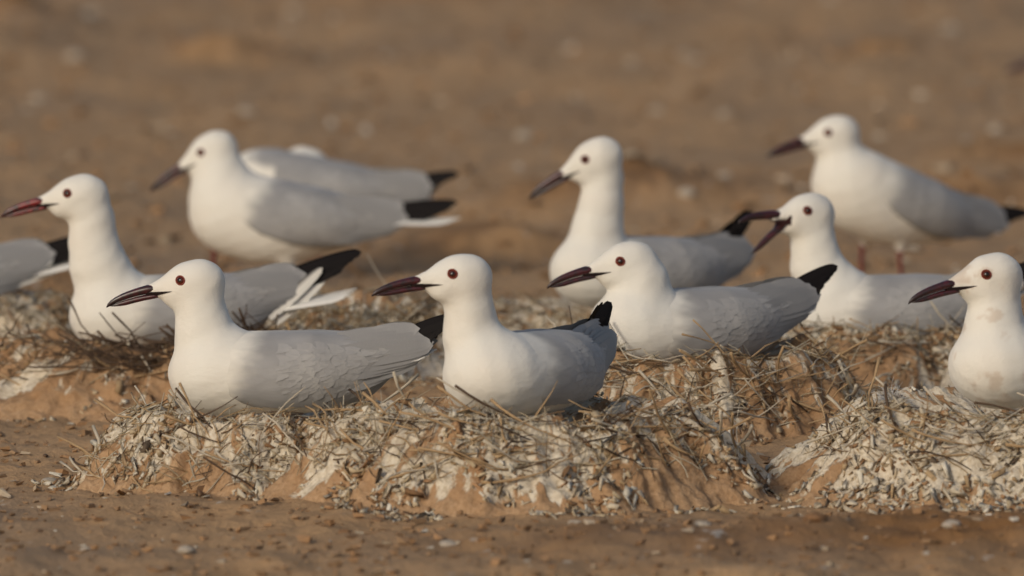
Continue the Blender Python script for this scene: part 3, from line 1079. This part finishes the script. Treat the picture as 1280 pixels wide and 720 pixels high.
    def on_face(x, z, side, off):
        """point on the cheek at head coordinates x, z"""
        y = np.full(np.shape(x), 30.0 * side)
        for _ in range(40):
            d = (skull if abs(hy) > 90 else body_f)(H(np.stack([x, y, z], -1)))
            y = np.where(y * side < 2, 2.0 * side, y - side * d * 0.7)
        return np.stack([x, y + side * off, z], -1)

    for side in (1, -1):
        if jaw:
            break
        xg = np.linspace(43, 19, 13)
        s = (43 - xg) / 24
        hh = 2.7 * (1 - s) ** 0.9 + 0.12
        zc = 1.0 - 1.8 * s
        a = on_face(xg, zc + hh, side, 0.35); b = on_face(xg, zc - hh, side, 0.35); c = on_face(xg, zc, side, 0.6)
        V = np.stack([a, c, b], 1).reshape(-1, 3)
        V = np.concatenate([V, V - np.array([0, side * 2.0, 0])])
        n = len(xg)
        F = []
        for i in range(n - 1):
            for k in (0, 1):
                F.append([i * 3 + k, i * 3 + k + 1, i * 3 + k + 4, i * 3 + k + 3])
        obj('gape', mesh('gape', H(V) * 0.001, np.array(F)), M['gape'], root)
    for side in (1, -1):
        # ---- eye
        e0 = on_face(np.array([9.0]), np.array([7.0]), side, 0.0)[0]
        gN, _ = grad(body_f, H(e0)[None])
        N = gN[0] @ Rh
        ctr = e0 - N * 2.45
        th = np.linspace(0, math.pi, 13); ph = np.linspace(0, 2 * math.pi, 24, endpoint=False)
        t1 = np.cross(N, (0, 0, 1)); t1 /= np.linalg.norm(t1); t2 = np.cross(N, t1)

        def cap(rad, th0, th1, nrow, cen, flat=1.0):
            tt = np.linspace(th0, th1, nrow)
            V = [cen + N * rad * flat * math.cos(a) + rad * math.sin(a) * (np.cos(ph)[:, None] * t1 + np.sin(ph)[:, None] * t2) for a in tt]
            V = np.concatenate(V)
            i = np.arange(nrow - 1)[:, None] * 24 + np.arange(24)[None]; j = np.arange(nrow - 1)[:, None] * 24 + (np.arange(24)[None] + 1) % 24
            return V, np.stack([i, i + 24, j + 24, j], -1).reshape(-1, 4)
        V, F = cap(4.4, 0.02, math.pi - 0.02, 12, ctr)
        eye = obj('eye', mesh('eye', H(V) * 0.001, F), M['iris'], root)
        V, F = cap(4.48, 0.02, 0.46, 5, ctr)
        obj('pupil', mesh('pupil', H(V) * 0.001, F), M['pupil'], eye)
        ang = np.linspace(0, 2 * math.pi, 25)
        rp = on_face(e0[0] + 3.8 * np.cos(ang[:-1]), e0[2] + 3.8 * np.sin(ang[:-1]), side, -0.05)
        rp = np.concatenate([rp, rp[:1]])
        V, F = tube(rp, np.full(25, 0.75), 6, False)
        obj('eye_ring', mesh('eye_ring', H(V) * 0.001, F), M['ring'], eye)
    if jaw:
        # dark lining of the open mouth: two slabs meeting at the corner
        n = 8
        V = []; F = []
        for a_, sg in ((up, -1), (dn, 1)):
            o0 = len(V)
            for i in range(n):
                s_ = i / (n - 1)
                x = 22.5 + 17 * s_
                wd = 11.2 - 5.6 * s_
                th_ = 4.4 * (1 - s_) + 0.7
                for yy, zz in ((-wd, -0.3 * sg), (wd, -0.3 * sg), (wd, sg * th_), (-wd, sg * th_)):
                    p = np.array([x - 25, yy, zz])
                    V.append(rot_y(a_) @ p + np.array([25, 0, -0.5]))
            for i in range(n - 1):
                b = o0 + i * 4
                for k in range(4):
                    F.append([b + k, b + (k + 1) % 4, b + 4 + (k + 1) % 4, b + 4 + k])
            F.append([o0, o0 + 3, o0 + 2, o0 + 1]); e_ = o0 + 4 * n - 4
            F.append([e_, e_ + 1, e_ + 2, e_ + 3])
        obj('mouth_lining', mesh('mouth_lining', H(np.array(V)) * 0.001, np.array(F), False), M['mouth'], root)

    # ---- legs with webbed feet
    if legs:
        for (fx, fy, hx, kz), (a, b) in zip(legs, tib):
            foot = np.array([fx, fy, -leg_h])
            knee = np.array(b) + (0, 0, 2)
            mid = knee * 0.5 + foot * 0.5 + np.array([-1.5, 0, 0])
            P = np.array([knee + (0, 0, 6), knee, knee * 0.75 + foot * 0.25, mid, knee * 0.2 + foot * 0.8, foot + (0, 0, 1.8)])
            V, F = tube(P, [3.0, 3.3, 2.5, 2.3, 2.5, 3.0], 10)
            leg = obj('leg', mesh('leg', V * 0.001, F), M['leg'], root)
            toes = []
            for k, (dx, dy) in enumerate(((33, 13), (38, 0), (32, -14))):
                V, F = tube(np.array([foot + (0, 0, 2), foot + (dx * 0.4, dy * 0.5, 3.2), foot + (dx * 0.75, dy * 0.85, 2.2), foot + (dx, dy, 1.0)]), [2.2, 1.9, 1.6, 0.6], 6)
                obj('toe', mesh('toe', V * 0.001, F), M['leg'], leg)
                toes.append((dx, dy))
            Wb = [foot + (0, 0, 1.6)] + [foot + np.array([toes[i][0] * q, toes[i][1] * q, 1.2]) for i, q in ((0, 0.92), (0, 0.5), (1, 0.90), (1, 0.5), (2, 0.92), (2, 0.5))]
            Wb.append(foot + (29, 6.3, 1.0)); Wb.append(foot + (29, -6.3, 1.0))
            Wb = np.array(Wb)
            Wb = np.concatenate([Wb, Wb - (0, 0, 0.8)])
            f = [[0, 2, 4], [0, 4, 6], [2, 1, 7], [2, 7, 4], [4, 7, 3], [4, 3, 8], [4, 8, 6], [6, 8, 5]]
            f = f + [[x + 9 for x in t[::-1]] for t in f]
            obj('web', mesh('web', Wb * 0.001, np.array(f)), M['leg'], leg)
    return root


def spot(u, v, Y):
    d = FW + np.array([1, 0, 0]) * (u - 640) / 11200 + UP * (360 - v) / 11200
    p = np.array([0, 0, CAM_H]) + d * Y / d[1]
    return Vector(p)


def stand(u, Y):
    x = lat(u, Y)
    return Vector((x, Y, float(gz(x, Y))))


# name of each stands in its label
gull('sitting gull with a dark red bill, neck upright, on the dark twig nest', spot(205, 440, 8.763), 5,
     [(48, 0, 48, 38), (64, 0, 86, 29), (69, 0, 110, 24), (70, 0, 132, 21.5)], (83, 0, 153.5), 15, -5, pitch=-1, red=True, droop=26, tip=28, tip_up=4, seed=3, tailfan=2.0, tail=98)
gull('sitting gull in side view, wing tip passing behind another gull\'s neck', spot(340, 520, 7.972), -5,
     [(48, 0, 48, 38), (60, 0, 72, 27.5), (64, 0, 94, 22)], (71, 0, 118), 15, 5, seed=5)
g = stand(345, 9.737)
gull('walking gull standing behind the sitting ones with bill pointed down, full white breast', g, -6,
     [(48, 0, 60 + 53, 42), (58, 0, 84 + 53, 36), (61, 0, 102 + 53, 29)], (70.5, 0, 125.5 + 53), 33, 6, pitch=13, lift=70, belly=20, seed=7,
     legs=((78, -14, 58, 82), (-22, 17, -14, 46)), leg_h=0, tip=24, tip_up=4, tail=106, tailfan=0.6, tail_up=20)
g = stand(384, 10.205)
gull('blurred grey backed gull mostly hidden behind the walking gull, face out of view', g, -8,
     [(46, 0, 42 + 64, 34), (44, -24, 54 + 64, 27), (26, -42, 54 + 64, 23)], (6, -47, 64 + 64), 25, 172, pitch=11, fwd=46, lift=64, belly=8, seed=9,
     legs=((-4, 16, -6, 46), (-10, -16, -10, 46)), leg_h=0)
gull('sitting gull on straw, body pointing away, round grey flank beside its white breast', spot(652, 523, 7.848), 58,
     [(46, -4, 48, 36), (53, -18, 76, 27), (56, -19, 100, 22)], (64, -24, 127), 10, -45, pitch=3, tip_up=8, tip=-26, tail=40, seed=11, puff=1.04)
gull('long necked sitting gull with bill lowered, black wing tips upright behind its back', spot(790, 388, 9.271), 30,
     [(46, 0, 48, 37), (42, 0, 84, 28), (37, 0, 112, 23.5), (33, -2, 138, 20.5)], (42, -4, 158), 31, -28, pitch=4, tip_up=16, tip=-30, tail=44, seed=13)
gull('sitting gull with a low drawn in neck on the straw rimmed mud nest', spot(850, 446, 8.415), 27,
     [(46, 0, 42, 37), (42, 0, 58, 31), (41, 0, 74, 25)], (55, -4, 89), 15, -13, lift=-12, pitch=1, tip_up=4, seed=15)
gull('sitting gull calling with its bill wide open', spot(1097, 416, 8.822), 0,
     [(48, 0, 42, 37), (60, 0, 66, 27), (64, 0, 90, 22)], (70, 2, 117), 9, 30, lift=-19, jaw=math.radians(38), seed=17)
g = stand(1111, 9.982)
gull('standing gull on two dark red legs, body sloping down to its black wing tip', g, 24,
     [(44, 0, 60 + 57, 37), (56, 0, 84 + 57, 30), (61, 0, 104 + 57, 24)], (69, 0, 128 + 57), 17, -13, pitch=25, lift=69, belly=18, seed=19,
     legs=((30, -16, 20, 58), (-6, 16, -6, 55)), leg_h=0)
gull('sitting gull facing nearly the viewer, faint brown stains on its breast', spot(1286, 512, 7.903), 52,
     [(46, 0, 48, 38), (48, -4, 76, 28), (44, -6, 98, 23)], (50, -7, 120), 15, -34, pitch=4, stain=0.35, seed=21, puff=1.04)
gull('sitting gull cut off by the frame, showing only grey wing, black tips, white tail', spot(-104, 386, 9.281), 2,
     [(48, 0, 48, 38), (60, 0, 72, 27.5), (64, 0, 94, 22)], (71, 0, 118), 15, 0, lift=-12, tip=36, droop=18, seed=23, tail=84, tailfan=1.0, tail_up=6)
g = stand(1382, 12.685)
gull('far blurred gull with just its dark bill tip in view', g, 0,
     [(48, 0, 48, 38), (60, 0, 72, 27.5), (64, 0, 94, 22)], (70, 0, 117), 15, 0, seed=25, lift=-3)


# ------------------------------------------------------------------ loose bits on the ground
def lump(name, seed, rough=0.35):
    r = np.random.default_rng(seed)
    n, m = 9, 14
    th = np.linspace(0.0, math.pi, n); ph = np.linspace(0, 2 * math.pi, m, endpoint=False)
    V = []
    for t in th:
        rr = 1 + rough * (fbm(np.cos(ph) * math.sin(t) * 1.5 + 7, np.sin(ph) * math.sin(t) * 1.5 + math.cos(t) * 2 + 3, seed, 3) - 0.5) * 2
        V.append(np.stack([rr * math.sin(t) * np.cos(ph), rr * math.sin(t) * np.sin(ph), rr * math.cos(t)], 1))
    V = np.concatenate(V)
    i = np.arange(n - 1)[:, None] * m + np.arange(m)[None]; j = np.arange(n - 1)[:, None] * m + (np.arange(m)[None] + 1) % m
    return mesh(name, V, np.stack([i, i + m, j + m, j], -1).reshape(-1, 4))


CL = [lump('soil_clod', 300 + k, 0.5) for k in range(5)]
ST = [lump('pale_stone', 320 + k, 0.35) for k in range(5)]
for me in CL:
    me.materials.append(M['clod'])
for me in ST:
    me.materials.append(M['stone'])


def yg(v):
    d = FW + UP * (360 - v) / 11200
    return -CAM_H / d[2] * d[1]


for k, (u, v, s, kind) in enumerate([(97, 85, 15, 1), (50, 125, 13, 1), (232, 70, 20, 0), (310, 150, 12, 1), (475, 125, 9, 0), (870, 83, 11, 1), (855, 78, 10, 1),
                                     (790, 90, 9, 1), (657, 172, 13, 1), (1188, 45, 14, 1), (1185, 75, 12, 0), (1245, 163, 12, 1), (858, 272, 11, 1), (905, 220, 8, 1),
                                     (640, 50, 12, 0), (370, 18, 14, 1), (20, 48, 26, 0), (720, 125, 8, 1), (995, 75, 9, 1), (1140, 25, 12, 0), (820, 140, 11, 1), (905, 148, 9, 1)]):
    Y = yg(v)
    x = lat(u, Y)
    me = (ST if kind else CL)[k % 5]
    o = obj('pale_stone' if kind else 'soil_clod', me)
    o.location = (x, Y, float(gz(x, Y)) + s * 0.00025)
    o.scale = (s * 0.001, s * 0.001, s * 0.0006)
    o.rotation_euler = (0, 0, k * 1.7)
    tag(o, 'pale pebble lying on the open soil behind the gulls' if kind else 'brown soil clod lying on the open ground behind the gulls', 'stone' if kind else 'clod',
        'pale pebbles on the open ground' if kind else 'soil clods on the open ground')
for k, (u, v, s, kind) in enumerate([(880, 688, 7, 1), (232, 694, 8, 1), (108, 692, 6, 1), (720, 668, 6, 1), (1165, 645, 11, 0), (1020, 690, 9, 0), (430, 672, 6, 0), (560, 690, 7, 1), (60, 600, 7, 1), (1190, 690, 8, 1)]):
    Y = yg(v)
    x = lat(u, Y)
    o = obj('pale_stone' if kind else 'soil_clod', (ST if kind else CL)[k % 5])
    o.location = (x, Y, float(gz(x, Y)) + s * 0.0002)
    o.scale = (s * 0.001, s * 0.001, s * 0.0005)
    o.rotation_euler = (0, 0, k * 2.1)
    tag(o, 'small pale pebble on the soil in front of the nests' if kind else 'small soil clod on the ground in front of the nests', 'stone' if kind else 'clod',
        'pebbles in front of the nests' if kind else 'clods in front of the nests')

# crumbs and chips strewn over the soil, more around the nests
n = 9000
r = np.random.default_rng(55)
y = np.concatenate([r.uniform(7.1, 10.0, 6000), r.uniform(10, 19, 3000)])
x = r.uniform(-1, 1, n) * (0.068 * y)
s = np.clip(np.exp(r.normal(0, 0.5, n)), 0.3, 2.2) * np.where(y > 10, 1.5, 0.75)
z = gz(x, y)
A = np.stack([r.normal(size=n), r.normal(size=n), 0.1 * r.normal(size=n)], 1)
N = np.stack([0.2 * r.normal(size=n), 0.2 * r.normal(size=n), np.ones(n)], 1)
size = np.stack([0.0030 * s, 0.0018 * s, 0.0011 * s], 1)
gp = np.array([[0.30, 0.195, 0.115], [0.34, 0.205, 0.11], [0.22, 0.14, 0.085], [0.44, 0.36, 0.27], [0.56, 0.52, 0.46]])
V, F, C = chips(np.stack([x, y, z + 0.0006 * s], 1), A, N, size, gp[r.choice(5, n, p=[0.50, 0.33, 0.07, 0.07, 0.03])] * r.uniform(0.8, 1.2, (n, 1)), seed=56)
me = mesh('gravel', V, F, False)
color(me, C)
tag(obj('gravel', me, M['pebble']), 'crumbs of soil and pale chips strewn over the ground', 'gravel', kind='stuff')

# a tuft of grey down caught on the stalks beside the broad white nest
P = spot(1112, 500, 7.95)
n = 260
r = np.random.default_rng(66)
D = r.normal(size=(n, 3)); D[:, 2] *= 0.7
D /= np.linalg.norm(D, axis=1, keepdims=True)
L = r.uniform(0.010, 0.024, n)
V, F, C = strands(D * (L * 0.5)[:, None] * np.array([1.3, 0.8, 0.9]), D, np.tile([[0.1, 0.2, 1.0]], (n, 1)), L, np.full(n, 0.00016), np.tile([[0.6, 0.6, 0.6]], (n, 1)), 67, 5, 0.7)
o = obj('down_feather', mesh('down_feather', V, F), M['down'])
o.location = P
tag(o, 'wispy tuft of grey down caught on stalks between two nests', 'feather')
